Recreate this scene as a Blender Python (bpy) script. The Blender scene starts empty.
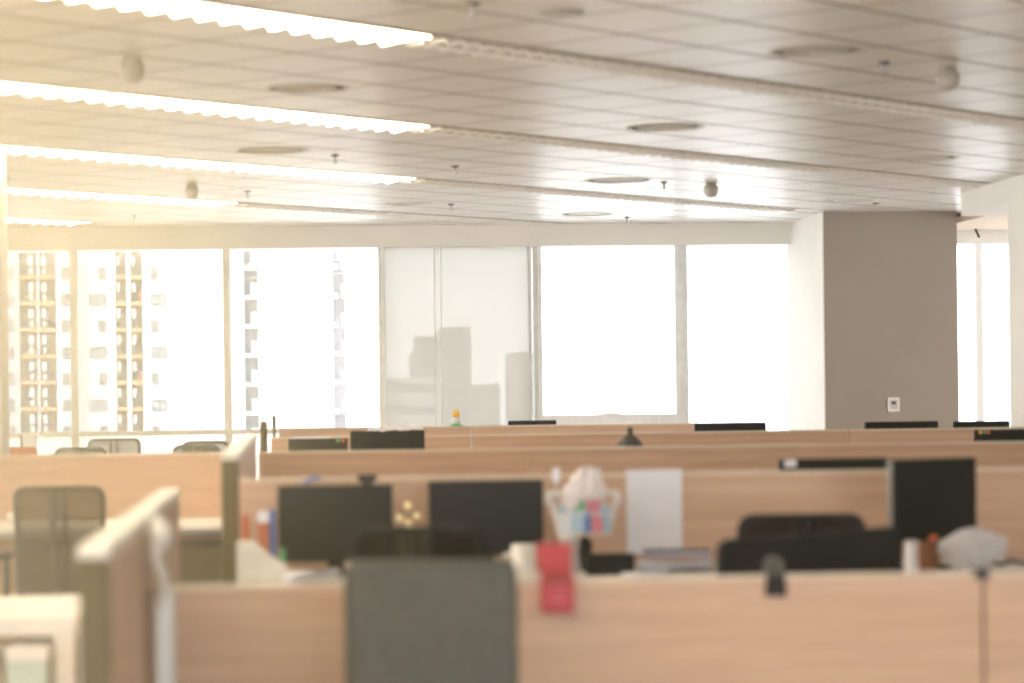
import bpy, bmesh, math, random
from mathutils import Vector, Matrix, Euler
random.seed(7)
C = bpy.context.scene.collection
S = bpy.context.scene
PI = math.pi

# ------------------------------------------------------------------ camera
F = 2590.0                      # focal length in pixels of the 1024 wide frame
YAW, ROLL, EYE, SHIFT = math.radians(4.68), math.radians(0.7), 1.44, 46.5
cd = bpy.data.cameras.new('camera'); cam = bpy.data.objects.new('camera', cd); C.objects.link(cam)
RM = Matrix.Rotation(-YAW, 3, 'Z') @ Matrix.Rotation(PI/2, 3, 'X') @ Matrix.Rotation(-ROLL, 3, 'Z')
cam.matrix_world = Matrix.Translation((0, 0, EYE)) @ RM.to_4x4()
cd.sensor_width = 36; cd.lens = F/1024*36; cd.shift_y = SHIFT/1024
cd.clip_start = 0.1; cd.clip_end = 2000
cd.dof.use_dof = True; cd.dof.focus_distance = 36.0; cd.dof.aperture_fstop = 2.1
S.camera = cam

def ray(px, py):
    return RM @ Vector(((px-512)/F, (341.5-py+SHIFT)/F, -1))
def at(px, py, Y):              # the point at depth Y of the place
    d = ray(px, py); t = Y/d.y
    return Vector((d.x*t, Y, EYE+d.z*t))
def onz(px, py, z):             # the point at height z of the place
    d = ray(px, py); t = (z-EYE)/d.z
    return Vector((d.x*t, d.y*t, z))
def X(px, Y): return at(px, 400, Y).x
def Zh(px, py, Y): return at(px, py, Y).z

# ------------------------------------------------------------------ world, light, exposure
w = bpy.data.worlds.new('sky'); S.world = w; w.use_nodes = True
bg = w.node_tree.nodes['Background']; bg.inputs[0].default_value = (.985, .985, .98, 1); bg.inputs[1].default_value = 2.4
sd = bpy.data.lights.new('sun', 'SUN'); sd.energy = 2.2; sd.angle = math.radians(3); sd.color = (1, .95, .86)
sun = bpy.data.objects.new('sun', sd); C.objects.link(sun); sun.rotation_euler = Euler((math.radians(52), 0, math.radians(-28)))
S.view_settings.view_transform = 'Standard'; S.view_settings.look = 'None'
S.view_settings.exposure = 1.0; S.view_settings.gamma = 1; S.view_settings.use_curve_mapping = False
S.cycles.max_bounces = 8; S.cycles.diffuse_bounces = 5; S.cycles.transparent_max_bounces = 12
S.cycles.use_denoising = True
try: S.cycles.denoiser = 'OPENIMAGEDENOISE'
except Exception: pass
S.cycles.sample_clamp_indirect = 6

# ------------------------------------------------------------------ materials
def mat(name, col, rough=.6, metal=0, var=.06, scale=14, emit=None, es=0, spec=None, trans=0, alpha=None):
    m = bpy.data.materials.new(name); m.use_nodes = True
    nt = m.node_tree; b = nt.nodes['Principled BSDF']
    tc = nt.nodes.new('ShaderNodeTexCoord'); n = nt.nodes.new('ShaderNodeTexNoise'); n.inputs['Scale'].default_value = scale
    nt.links.new(tc.outputs['Object'], n.inputs['Vector'])
    r = nt.nodes.new('ShaderNodeValToRGB')
    r.color_ramp.elements[0].position = .3; r.color_ramp.elements[1].position = .7
    r.color_ramp.elements[0].color = tuple(c*(1-var) for c in col)+(1,)
    r.color_ramp.elements[1].color = tuple(min(1, c*(1+var)) for c in col)+(1,)
    nt.links.new(n.outputs['Fac'], r.inputs['Fac']); nt.links.new(r.outputs['Color'], b.inputs['Base Color'])
    b.inputs['Roughness'].default_value = rough; b.inputs['Metallic'].default_value = metal
    if spec is not None: b.inputs['Specular IOR Level'].default_value = spec
    if trans: b.inputs['Transmission Weight'].default_value = trans
    if alpha is not None: b.inputs['Alpha'].default_value = alpha
    if emit: b.inputs['Emission Color'].default_value = emit+(1,); b.inputs['Emission Strength'].default_value = es
    return m

def wood(name, c1, c2, rough=.42):
    m = bpy.data.materials.new(name); m.use_nodes = True
    nt = m.node_tree; b = nt.nodes['Principled BSDF']
    tc = nt.nodes.new('ShaderNodeTexCoord'); mp = nt.nodes.new('ShaderNodeMapping'); mp.inputs['Scale'].default_value = (.7, .7, 16)
    n = nt.nodes.new('ShaderNodeTexNoise'); n.inputs['Scale'].default_value = 2.2; n.inputs['Detail'].default_value = 5; n.inputs['Distortion'].default_value = .4
    n2 = nt.nodes.new('ShaderNodeTexNoise'); n2.inputs['Scale'].default_value = 9; n2.inputs['Detail'].default_value = 3
    ad = nt.nodes.new('ShaderNodeMath'); ad.operation = 'MULTIPLY_ADD'; ad.inputs[1].default_value = .35
    r = nt.nodes.new('ShaderNodeValToRGB'); r.color_ramp.elements[0].position = .45; r.color_ramp.elements[1].position = .9
    r.color_ramp.elements[0].color = c1+(1,); r.color_ramp.elements[1].color = c2+(1,)
    nt.links.new(tc.outputs['Object'], mp.inputs[0]); nt.links.new(mp.outputs[0], n.inputs['Vector']); nt.links.new(mp.outputs[0], n2.inputs['Vector'])
    nt.links.new(n2.outputs['Fac'], ad.inputs[0]); nt.links.new(n.outputs['Fac'], ad.inputs[2])
    nt.links.new(ad.outputs[0], r.inputs['Fac']); nt.links.new(r.outputs['Color'], b.inputs['Base Color'])
    b.inputs['Roughness'].default_value = rough
    return m

TILE = 0.6; PITCH = 2.665
def ceiling_mat():              # glossy metal tiles in a grid turned 45 degrees, dark joints
    m = bpy.data.materials.new('ceiling_tiles'); m.use_nodes = True
    nt = m.node_tree; b = nt.nodes['Principled BSDF']; L = nt.links.new
    tc = nt.nodes.new('ShaderNodeTexCoord'); mp = nt.nodes.new('ShaderNodeMapping'); mp.vector_type = 'TEXTURE'
    mp.inputs['Rotation'].default_value = (0, 0, PI/4)
    L(tc.outputs['Object'], mp.inputs[0]); sp = nt.nodes.new('ShaderNodeSeparateXYZ'); L(mp.outputs[0], sp.inputs[0])
    def M(op, a, bb=None, c=None):
        n = nt.nodes.new('ShaderNodeMath'); n.operation = op
        for i, v in enumerate((a, bb, c)):
            if v is None: continue
            if isinstance(v, (int, float)): n.inputs[i].default_value = v
            else: L(v, n.inputs[i])
        return n.outputs[0]
    def joint(v, per, off, hw):
        f = M('FRACT', M('DIVIDE', M('ADD', v, off), per)); d = M('MULTIPLY', M('SUBTRACT', .5, M('ABSOLUTE', M('SUBTRACT', f, .5))), per)
        return M('LESS_THAN', d, hw)
    ju = joint(sp.outputs[0], TILE, 100, .009)
    # across the troughs: one lamp trough then four tiles in every pitch
    vv = M('MULTIPLY', M('FRACT', M('DIVIDE', M('SUBTRACT', sp.outputs[1], V0), PITCH)), PITCH)
    jv = None
    for k in range(0, 5):
        c = .14 + k*(PITCH-.28)/4
        t = M('LESS_THAN', M('ABSOLUTE', M('SUBTRACT', vv, c)), .013)
        jv = t if jv is None else M('MAXIMUM', jv, t)
    # tone from tile to tile
    cmb = nt.nodes.new('ShaderNodeCombineXYZ')
    L(M('FLOOR', M('DIVIDE', M('ADD', sp.outputs[0], 100), TILE)), cmb.inputs[0]); L(M('FLOOR', M('DIVIDE', M('SUBTRACT', sp.outputs[1], V0+.14), (PITCH-.28)/4)), cmb.inputs[1])
    wn = nt.nodes.new('ShaderNodeTexWhiteNoise'); L(cmb.outputs[0], wn.inputs[0])
    mx = nt.nodes.new('ShaderNodeMix'); mx.data_type = 'RGBA'
    j = M('MAXIMUM', M('MULTIPLY', ju, .95), jv)
    L(j, mx.inputs[0]); mx.inputs[7].default_value = (.30, .26, .22, 1)
    r = nt.nodes.new('ShaderNodeValToRGB'); r.color_ramp.elements[0].color = (.80, .78, .75, 1); r.color_ramp.elements[1].color = (.82, .80, .77, 1)
    L(wn.outputs[0], r.inputs[0]); L(r.outputs[0], mx.inputs[6]); L(mx.outputs[2], b.inputs['Base Color'])
    ro = M('MULTIPLY_ADD', j, .6, M('MULTIPLY_ADD', wn.outputs[0], .015, .36)); L(ro, b.inputs['Roughness'])
    L(M('MULTIPLY_ADD', j, -.28, .28), b.inputs['Specular IOR Level'])
    return m
V0 = 10.52     # centre line of the second trough

def glass_mat(name='window_glass', tint=(.97, .99, 1)):
    m = bpy.data.materials.new(name); m.use_nodes = True; nt = m.node_tree
    for n in list(nt.nodes): nt.nodes.remove(n)
    o = nt.nodes.new('ShaderNodeOutputMaterial'); mx = nt.nodes.new('ShaderNodeMixShader')
    t = nt.nodes.new('ShaderNodeBsdfTransparent'); t.inputs[0].default_value = tint+(1,)
    g = nt.nodes.new('ShaderNodeBsdfGlossy'); g.inputs['Roughness'].default_value = .02
    f = nt.nodes.new('ShaderNodeFresnel'); f.inputs[0].default_value = 1.35
    nt.links.new(f.outputs[0], mx.inputs[0]); nt.links.new(t.outputs[0], mx.inputs[1]); nt.links.new(g.outputs[0], mx.inputs[2]); nt.links.new(mx.outputs[0], o.inputs[0])
    return m
def veil_mat(name, col, thru, transl, weave=0):      # fabric one can partly see through
    m = bpy.data.materials.new(name); m.use_nodes = True; nt = m.node_tree
    for n in list(nt.nodes): nt.nodes.remove(n)
    o = nt.nodes.new('ShaderNodeOutputMaterial'); mx = nt.nodes.new('ShaderNodeMixShader'); m2 = nt.nodes.new('ShaderNodeMixShader')
    t = nt.nodes.new('ShaderNodeBsdfTransparent'); d = nt.nodes.new('ShaderNodeBsdfDiffuse'); d.inputs[0].default_value = col+(1,)
    tl = nt.nodes.new('ShaderNodeBsdfTranslucent'); tl.inputs[0].default_value = col+(1,)
    m2.inputs[0].default_value = transl; mx.inputs[0].default_value = thru
    if weave:
        tc = nt.nodes.new('ShaderNodeTexCoord'); mp = nt.nodes.new('ShaderNodeMapping'); mp.inputs['Scale'].default_value = (9, 9, .8)
        n = nt.nodes.new('ShaderNodeTexNoise'); n.inputs['Scale'].default_value = 3; n.inputs['Detail'].default_value = 4
        r = nt.nodes.new('ShaderNodeMapRange'); r.inputs[3].default_value = thru-weave; r.inputs[4].default_value = thru+weave
        nt.links.new(tc.outputs['Object'], mp.inputs[0]); nt.links.new(mp.outputs[0], n.inputs[0]); nt.links.new(n.outputs['Fac'], r.inputs[0]); nt.links.new(r.outputs[0], mx.inputs[0])
    nt.links.new(d.outputs[0], m2.inputs[1]); nt.links.new(tl.outputs[0], m2.inputs[2])
    nt.links.new(m2.outputs[0], mx.inputs[1]); nt.links.new(t.outputs[0], mx.inputs[2]); nt.links.new(mx.outputs[0], o.inputs[0])
    return m

M = dict(
    oak=wood('oak_laminate', (.53, .345, .24), (.66, .46, .34)),
    cap=mat('cream_trim', (.78, .76, .70), .4), lighttrim=mat('pale_edge_trim', (.72, .62, .50), .35),
    darktrim=mat('dark_olive_trim', (.105, .085, .03), .5), alu=mat('brushed_aluminium', (.62, .62, .62), .35, .7),
    white=mat('white_laminate', (.84, .84, .82), .4), plaster=mat('white_plaster', (.86, .84, .80), .85, var=.02, scale=3),
    greige=mat('greige_paint', (.30, .255, .215), .8, var=.03, scale=2), frame=mat('window_frame_grey', (.84, .86, .85), .45),
    warmframe=mat('window_frame_beige', (.84, .81, .74), .45), black=mat('black_plastic', (.012, .013, .013), .5, spec=.3),
    screen=mat('dark_screen', (.008, .009, .009), .35, spec=.25), dgrey=mat('dark_grey_plastic', (.055, .055, .052), .5),
    leather=mat('grey_leather', (.085, .088, .078), .5, var=.12, scale=30), fabric=mat('black_fabric', (.012, .013, .012), .9, var=.2, scale=60),
    seat=mat('charcoal_fabric', (.05, .05, .045), .9, var=.15, scale=60),
    mesh=veil_mat('chair_mesh', (.07, .065, .05), .20, .1), densemesh=veil_mat('dense_chair_mesh', (.018, .018, .017), .05, .05), ringsteel=mat('dull_steel', (.22, .21, .19), .4, .6), chrome=mat('chrome', (.7, .7, .7), .15, 1),
    lamp=mat('lit_tube_diffuser', (.95, .95, .95), .5, emit=(1, .82, .55), es=12), reflector=mat('lamp_reflector', (.50, .47, .43), .3, .6), louvre=mat('aluminium_louvre', (.85, .83, .80), .35, .2),
    housing=mat('lamp_housing', (.50, .47, .42), .5), floor=mat('carpet', (.33, .30, .27), .95, var=.15, scale=8),
    ring=mat('diffuser_ring', (.70, .67, .63), .55), dome=mat('white_dome', (.48, .46, .42), .45),
    glass=glass_mat(), blind=veil_mat('blind_mesh', (.54, .51, .46), .28, .55, .012), frost=veil_mat('frosted_pane', (.9, .9, .88), .35, .8),
    paper=mat('paper', (.82, .83, .93), .8, var=.02), red=mat('red_plastic', (.50, .05, .065), .5), orange=mat('orange_red', (.72, .17, .07), .6),
    blue=mat('blue_card', (.05, .18, .60), .5), brick=mat('terracotta_card', (.55, .16, .08), .6), gold=mat('gold_ceramic', (.92, .80, .48), .3, .2),
    yellow=mat('yellow_plastic', (.85, .50, .06), .4), green=mat('green_plastic', (.12, .42, .20), .5), mug=mat('white_ceramic', (.85, .83, .80), .25),
    clear=veil_mat('clear_plastic', (.85, .85, .88), .45, .5), bag=veil_mat('plastic_bag', (.92, .92, .95), .12, .45), tissue=mat('tissue', (.86, .80, .82), .9, var=.03), pink=mat('pink_card', (.75, .18, .28), .6),
    sky=mat('light_blue_card', (.40, .60, .80), .6), brown=mat('brown_card', (.22, .09, .04), .7),
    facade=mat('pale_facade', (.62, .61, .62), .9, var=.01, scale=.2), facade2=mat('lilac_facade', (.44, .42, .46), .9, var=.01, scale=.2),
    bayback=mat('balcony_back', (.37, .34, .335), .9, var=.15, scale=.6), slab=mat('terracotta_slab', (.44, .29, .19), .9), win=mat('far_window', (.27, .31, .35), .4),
    winf=mat('far_window_frame', (.12, .12, .13), .5), acunit=mat('ac_unit', (.60, .58, .57), .7), tower=mat('tower_concrete', (.20, .19, .185), .9, var=.02, scale=.05),
    tower2=mat('pale_tower_concrete', (.36, .35, .35), .9, var=.02, scale=.05), laundry=mat('laundry', (.55, .22, .20), .9),
)
M['ceiling'] = ceiling_mat()

# ------------------------------------------------------------------ mesh helpers
class MB:
    def __init__(s): s.bm = bmesh.new()
    def box(s, x0, y0, z0, x1, y1, z1, mtx=None):
        r = bmesh.ops.create_cube(s.bm, size=1)
        bmesh.ops.scale(s.bm, vec=(abs(x1-x0), abs(y1-y0), abs(z1-z0)), verts=r['verts'])
        bmesh.ops.translate(s.bm, vec=((x0+x1)/2, (y0+y1)/2, (z0+z1)/2), verts=r['verts'])
        if mtx: bmesh.ops.transform(s.bm, matrix=mtx, verts=r['verts'])
        return s
    def cyl(s, p0, p1, r0, r1=None, n=16):
        p0, p1 = Vector(p0), Vector(p1); d = p1-p0
        r = bmesh.ops.create_cone(s.bm, cap_ends=True, segments=n, radius1=r0, radius2=r0 if r1 is None else r1, depth=d.length)
        bmesh.ops.transform(s.bm, matrix=Matrix.Translation((p0+p1)/2) @ d.to_track_quat('Z', 'Y').to_matrix().to_4x4(), verts=r['verts'])
        return s
    def ball(s, c, r, sc=(1, 1, 1), n=16):
        q = bmesh.ops.create_uvsphere(s.bm, u_segments=n, v_segments=n//2+2, radius=r)
        bmesh.ops.scale(s.bm, vec=sc, verts=q['verts']); bmesh.ops.translate(s.bm, vec=c, verts=q['verts']); return s
    def lathe(s, prof, c=(0, 0, 0), n=28):
        rings = []
        for r, z in prof:
            rings.append([s.bm.verts.new((c[0]+max(r, 1e-4)*math.cos(2*PI*i/n), c[1]+max(r, 1e-4)*math.sin(2*PI*i/n), c[2]+z)) for i in range(n)])
        for a, b in zip(rings, rings[1:]):
            for i in range(n): s.bm.faces.new((a[i], a[(i+1) % n], b[(i+1) % n], b[i]))
        if prof[0][0] > 1e-3: s.bm.faces.new(rings[0][::-1])
        if prof[-1][0] > 1e-3: s.bm.faces.new(rings[-1])
        return s
    def prism(s, pts, y0, y1, f=None):       # outline in x,z pushed along y; f moves each finished point
        f = f or (lambda p: p)
        a = [s.bm.verts.new(f(Vector((x, y0, z)))) for x, z in pts]; b = [s.bm.verts.new(f(Vector((x, y1, z)))) for x, z in pts]
        n = len(pts); s.bm.faces.new(a); s.bm.faces.new(b[::-1])
        for i in range(n): s.bm.faces.new((a[i], b[i], b[(i+1) % n], a[(i+1) % n]))
        return s
    def ring(s, out, inn, y0, y1, f=None):
        f = f or (lambda p: p); n = len(out)
        q = [[s.bm.verts.new(f(Vector((x, y, z)))) for x, z in pts] for pts in (out, inn) for y in (y0, y1)]
        o0, o1, i0, i1 = q
        for i in range(n):
            j = (i+1) % n
            s.bm.faces.new((o0[i], o1[i], o1[j], o0[j])); s.bm.faces.new((i0[j], i1[j], i1[i], i0[i]))
            s.bm.faces.new((o0[j], i0[j], i0[i], o0[i])); s.bm.faces.new((o1[i], i1[i], i1[j], o1[j]))
        return s
    def tube(s, pts, r, n=8):
        for a, b in zip(pts, pts[1:]): s.cyl(a, b, r, n=n)
        for p in pts[1:-1]: s.ball(p, r, n=8)
        return s
    def sheet(s, fn, nu, nv):
        g = [[s.bm.verts.new(fn(i/nu, j/nv)) for j in range(nv+1)] for i in range(nu+1)]
        for i in range(nu):
            for j in range(nv): s.bm.faces.new((g[i][j], g[i+1][j], g[i+1][j+1], g[i][j+1]))
        return s
    def build(s, name, m, parent=None, bevel=0, smooth=False, solid=0, loc=None, rz=0):
        bmesh.ops.recalc_face_normals(s.bm, faces=s.bm.faces)
        me = bpy.data.meshes.new(name); s.bm.to_mesh(me); s.bm.free()
        me.materials.append(M[m] if isinstance(m, str) else m)
        o = bpy.data.objects.new(name, me); C.objects.link(o)
        if parent: o.parent = parent
        if loc is not None: o.location = loc
        if rz: o.rotation_euler.z = rz
        if solid: k = o.modifiers.new('solid', 'SOLIDIFY'); k.thickness = solid
        if bevel: k = o.modifiers.new('bevel', 'BEVEL'); k.width = bevel; k.segments = 2; k.limit_method = 'ANGLE'
        if smooth:
            for p in me.polygons: p.use_smooth = True
        return o
def thing(name, label, cat, loc, rz=0, group=None):
    o = bpy.data.objects.new(name, None); C.objects.link(o); o.empty_display_size = .1
    o.location = loc; o.rotation_euler.z = rz; o['label'] = label; o['category'] = cat
    if group: o['group'] = group
    return o
def tag(o, label, cat, group=None, kind=None):
    o['label'] = label; o['category'] = cat
    if group: o['group'] = group
    if kind: o['kind'] = kind
    return o
def struct(o, label=None):
    o['kind'] = 'structure'
    if label: o['label'] = label
    return o
def copy_tree(o, parent=None):
    c = o.copy(); C.objects.link(c)
    if parent: c.parent = parent
    for ch in [k for k in list(bpy.data.objects) if k.parent == o]: copy_tree(ch, c)
    return c
def rr(w_, h, r, cx=0, z0=0, n=5):              # rounded rectangle outline, base at z0
    out = []
    for qx, qz, a0 in ((w_/2-r, h-r, 0), (-w_/2+r, h-r, PI/2), (-w_/2+r, r, PI), (w_/2-r, r, 1.5*PI)):
        for k in range(n+1):
            a = a0+k*PI/2/n; out.append((cx+qx+r*math.cos(a), z0+qz+r*math.sin(a)))
    return out

# ------------------------------------------------------------------ the setting
CH = 3.02; SOF = 24.97; WIN = 25.15
XL, XR = -9.0, 12.0
floor = struct(MB().box(XL, -5, -.1, XR, 25.6, 0).build('floor', 'floor'), 'carpeted office floor')
ceil = struct(MB().box(XL, -5, CH, XR, 25.6, CH+.12).build('ceiling', 'ceiling'), 'glossy tiled ceiling in a diagonal grid')
sof_b = Zh(512, 246, SOF)
struct(MB().box(XL, SOF, sof_b, X(790, SOF)+.05, 25.5, CH).build('wall_far_soffit', 'plaster'), 'pale soffit above the windows')
pf, px0, px1 = 23.42, onz(823, 212, CH).x, onz(957, 212, CH).x-.045
struct(MB().box(px0, pf, 0, px1, 25.5, CH).build('wall_pillar', 'greige'), 'broad greige column between the windows')
struct(MB().box(px0-.012, pf+.012, 0, px0, 25.6, CH).build('trim_1', 'plaster'), 'side face of the greige column, whitened for window light')  # white colour stands in for window light blowing out this side
struct(MB().box(px1, SOF, Zh(985, 243, SOF), XR, 25.5, CH).build('wall_far_right_soffit', 'plaster'), 'pale soffit over the window at right')
struct(MB().box(px1, SOF-.05, Zh(985, 220, SOF), XR, SOF, Zh(985, 217, SOF)).build('trim_2', 'white'), 'thin white strip along the soffit at right')
# right partition wall with a bulkhead over the opening
bx = 5.5; by1 = 21.17; bz = Zh(962, 216, by1)
struct(MB().box(bx, -5, bz, bx+.35, by1, CH).build('wall_right_bulkhead', 'plaster'), 'white bulkhead beam at the upper right')
struct(MB().box(bx, -5, 0, bx+.2, 19.75, bz).build('wall_right', 'plaster'), 'white wall at the right edge')
struct(MB().box(6.12, 14.5, bz+.1, XR, 24.9, bz+.16).build('trim_3', mat('room_ceiling_warm', (.72, .60, .48), .8)), 'lower ceiling of the side room')
lc = onz(5, 150, CH)
struct(MB().box(lc.x-.9, lc.y-.35, 0, lc.x, lc.y+.05, CH).build('wall_left_column', 'plaster'), 'white column at the left edge')

# windows of the far wall
sill_t = Zh(200, 430, WIN); sill_b = Zh(200, 434.5, WIN)
def window(n, pa, pb, label, zrail=None, opening=False, left=5, mull='warmframe'):
    xa, xb = X(pa, WIN), X(pb, WIN); r = thing('window_%d' % n, label, 'window', ((xa+xb)/2, WIN, 0))
    del r['category']; r['kind'] = 'structure'; h = (xb-xa)/2
    f = MB()
    for sx in (-1, 1): f.box(sx*h-.0, -.035, 0, sx*(h-.035), .06, sof_b+.06)
    f.box(-h, -.035, sof_b+.005, h, .06, sof_b+.07)
    f.box(-h, -.035, 0, h, .06, .06)
    if zrail: f.box(-h, -.05, zrail-.045, h, .06, zrail)
    f.build('window_frame', mull, r, bevel=.004)
    if zrail:
        MB().box(-h+.03, 0, .05, h-.03, .012, zrail-.04).build('lower_pane', 'frost', r)
        MB().box(-h+.03, 0, zrail, h-.03, .012, sof_b+.01).build('glass', 'glass', r)
    else:
        MB().box(-h+.03, 0, .05, h-.03, .012, sof_b+.01).build('glass', 'glass', r)
    if opening:
        zb = Zh(610, 414.5, WIN); s = MB()
        for sx in (-1, 1): s.box(sx*(h-.035), -.059, zb, sx*(h-.085), -.01, sof_b+.05)
        s.box(-h+.035, -.06, zb-.1, h-.035, -.01, zb); s.box(-h+.035, -.06, sof_b+.0, h-.035, -.01, sof_b+.045)
        sa = s.build('window_sash', 'frame', r, bevel=.004)
        MB().box(-.05, -.085, zb-.01, .05, -.06, zb+.02).box(-.10, -.075, zb+.0, .10, -.06, zb+.012).build('latch', 'frame', sa, bevel=.004)
    return r
window(1, -85, 75, 'far window at the left edge, looking onto balconies', sill_t)
window(2, 75, 228, 'second far window from the left, looking onto the flats', sill_t)
window(3, 228, 383, 'third far window from the left', sill_t)
window(4, 383, 533, 'far window behind the lowered roller blind', None, mull='frame')
window(5, 534, 684, 'far window with an openable grey sash and latch', None, True, mull='frame')
window(6, 685, 826, 'blown-out far window beside the greige column', None, mull='frame')
window(7, 925, 980, 'far window right of the greige column', None, mull='frame')
window(8, 980, 1060, 'far window at the right edge', None, mull='frame')

# roller blind
bxa, bxb = X(386, 25.02), X(530.5, 25.02)
rb = thing('roller_blind', 'lowered beige mesh roller blind with towers showing through', 'blind', ((bxa+bxb)/2, 25.0, 0))
hw = (bxb-bxa)/2
MB().box(-hw, -.002, .55, hw, .002, sof_b+.04).build('blind_fabric', 'blind', rb)
MB().cyl((-hw, 0, sof_b+.06), (hw, 0, sof_b+.06), .022).build('roller_tube', 'white', rb, smooth=True)
MB().box(-hw, -.012, .53, hw, .012, .56).build('bottom_bar', 'alu', rb, bevel=.003)
cx1 = X(436, 24.95)-(bxa+bxb)/2
MB().cyl((cx1, -.05, 1.0), (cx1, -.05, sof_b-.03), .005, n=6).cyl((cx1+.06, -.05, 1.0), (cx1+.06, -.05, sof_b-.03), .005, n=6).build('pull_cord', 'ring', rb)

# ------------------------------------------------------------------ ceiling lamps in diagonal troughs
U = Vector((1, 1, 0))/math.sqrt(2)
def uv(p): return (p.x+p.y)/math.sqrt(2), (p.y-p.x)/math.sqrt(2)
def xy(u, v): return Vector(((u-v)/math.sqrt(2), (u+v)/math.sqrt(2), CH))
TW = .28
def lamp_parts(root, lit, length):
    h = length/2; t = TW/2
    MB().box(-h, -t, -.006, h, -t+.018, .0).box(-h, t-.018, -.006, h, t, .0).box(-h, -t, -.006, -h+.012, t, 0).box(h-.012, -t, -.006, h, t, 0).build('housing', 'housing', root)
    if lit:
        MB().box(-h+.012, -t+.018, -.003, h-.012, -t+.05, -.001).build('reflector', 'reflector', root)
        MB().box(-h+.012, -t+.05, -.006, h-.012, t-.018, -.001).build('diffuser', 'lamp', root)
        m = MB(); n = int(length/.133); st = length/n
        for k in range(n):       # glowing teeth stand in for light between blades on the far wall
            x0 = -h+k*st
            v = [m.bm.verts.new(q) for q in ((x0, t-.02, -.004), (x0+st, t-.02, -.004), (x0+st*.25, t-.015, -.030),
                                             (x0, t-.045, -.004), (x0+st, t-.045, -.004), (x0+st*.25, t-.035, -.030))]
            for fc in ((0, 1, 2), (5, 4, 3), (0, 3, 4, 1), (1, 4, 5, 2), (2, 5, 3, 0)): m.bm.faces.new([v[i] for i in fc])
        m.build('louvre', 'lamp', root)
    else:
        MB().box(-h+.012, -t+.018, -.003, h-.012, t-.018, -.001).build('reflector', 'reflector', root)
        m = MB(); n = int(length/.11); st = length/n
        for k in range(n):
            x0 = -h+(k+.5)*st
            for s in (-1, 1):
                c = s*t*.5
                m.prism([(-.016, -.002), (.016, -.002), (0, -.022)], c-t*.40, c+t*.40, lambda p, x0=x0: Vector((p.x+x0, p.y, p.z)))
        m.box(-h+.012, -.006, -.022, h-.012, .006, -.002)
        m.build('louvre', 'louvre', root)
protoL = {}
def lamp(u0, u1, v, lit, label):
    c = xy((u0+u1)/2, v); L = round(u1-u0-.01, 3)
    if (lit, L) in protoL:
        r = copy_tree(protoL[(lit, L)]); r.location = c; r['label'] = label
        r['group'] = 'lit ceiling lamps' if lit else 'unlit louvred ceiling lamps'
        return r
    r = thing('ceiling_lamp', label, 'ceiling light', c, PI/4, 'lit ceiling lamps' if lit else 'unlit louvred ceiling lamps')
    lamp_parts(r, lit, L); protoL[(lit, L)] = r
    return r
rows = [  # trough name, a pixel on its lower edge where the lit part ends, lit units, unlit units
    ('nearest trough, highest in the photo', (390, 42), 2, 3),
    ('second trough from the camera', (402, 129), 2, 3),
    ('third trough from the camera', (398, 180), 2, 2),
    ('fourth trough from the camera', (222, 204), 1, 2),
    ('farthest trough by the soffit', (78, 223.2), 1, 0)]
v2 = V0
ordn = ['first', 'second', 'third', 'fourth']
for i, (nm, q, nl, nu_) in enumerate(rows):
    v = V0+(i-1)*PITCH; p = onz(q[0], q[1], CH); u_end, vm = uv(p)
    LU = 2.52
    for k in range(nl):
        lamp(u_end-(k+1)*LU+(LU-1.45 if (i, k) == (2, 1) else 0), u_end-k*LU, v, True, 'lit white lamp in the %s, %s from its lit end' % (nm, ordn[k]))
    for k in range(nu_):
        u1 = u_end+(k+1)*LU
        # stop at the soffit or the bulkhead
        e = xy(u1, v); over = max(0, (e.y-(SOF-.15))*math.sqrt(2), (e.x-(bx-.15))*math.sqrt(2))
        if over > LU-.3: continue
        lamp(u_end+k*LU, u1-over, v, False, 'unlit louvred lamp in the %s, %s from the lit end' % (nm, ordn[k]))

# unseen lit lamps added at left and over the camera for warm light
for i, k0, nn in ((0, 2, 2), (1, 2, 2), (3, 1, 2)):
    u_end, _v = uv(onz(rows[i][1][0], rows[i][1][1], CH))
    for k in range(nn): lamp(u_end-(k0+k+1)*2.52, u_end-(k0+k)*2.52, V0+(i-1)*PITCH, True, 'unseen added lamp beyond the left edge, %s outside in the %s' % (ordn[k], rows[i][0].split(',')[0]))
for j, v in enumerate((V0-2*PITCH, V0-3*PITCH)):
    for k in range(3): lamp(4.2-j*1.2-(k+1)*2.52, 4.2-j*1.2-k*2.52, v, True, 'unseen added lamp over the camera side of the room, %s trough back, %s along' % (ordn[j], ordn[k]))

# round air diffusers, domes, sprinklers
def air(px, py, r, label):
    p = onz(px, py, CH)
    t = thing('air_diffuser', label, 'air vent', (p.x, p.y, CH), 0, 'round air diffusers in the ceiling')
    MB().lathe([(r, 0), (r*.97, -.004), (r*.88, -.005), (r*.85, 0)]).build('rim', 'ring', t)
    m = MB()
    for q in (.7, .5, .3): m.lathe([(r*q, 0), (r*q, -.003), (r*(q-.1), -.006), (r*(q-.12), 0)])
    m.lathe([(r*.14, 0), (r*.12, -.005), (0, -.006)])
    m.build('vane', 'ring', t)
for a in ((308, 88, .225, 'round air diffuser at upper left, between the two nearest troughs'), (272, 150, .25, 'round air diffuser at left between the second and third troughs'),
          (816, 51, .23, 'round air diffuser at upper right, nearest the camera'), (665, 127, .245, 'round air diffuser between the second trough and the nearest, above the openable window'),
          (618, 180, .27, 'round air diffuser between the second and third troughs at centre'), (587, 214, .25, 'farthest round air diffuser close to the soffit at centre'),
          (925, 158, .24, 'round air diffuser above the right part of the greige column'), (850, 200, .22, 'round air diffuser just in front of the greige column top'),
          (408, 203, .22, 'small round air diffuser above the roller blind'), (86, 214, .22, 'round air diffuser above the leftmost windows')): air(*a)
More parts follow.
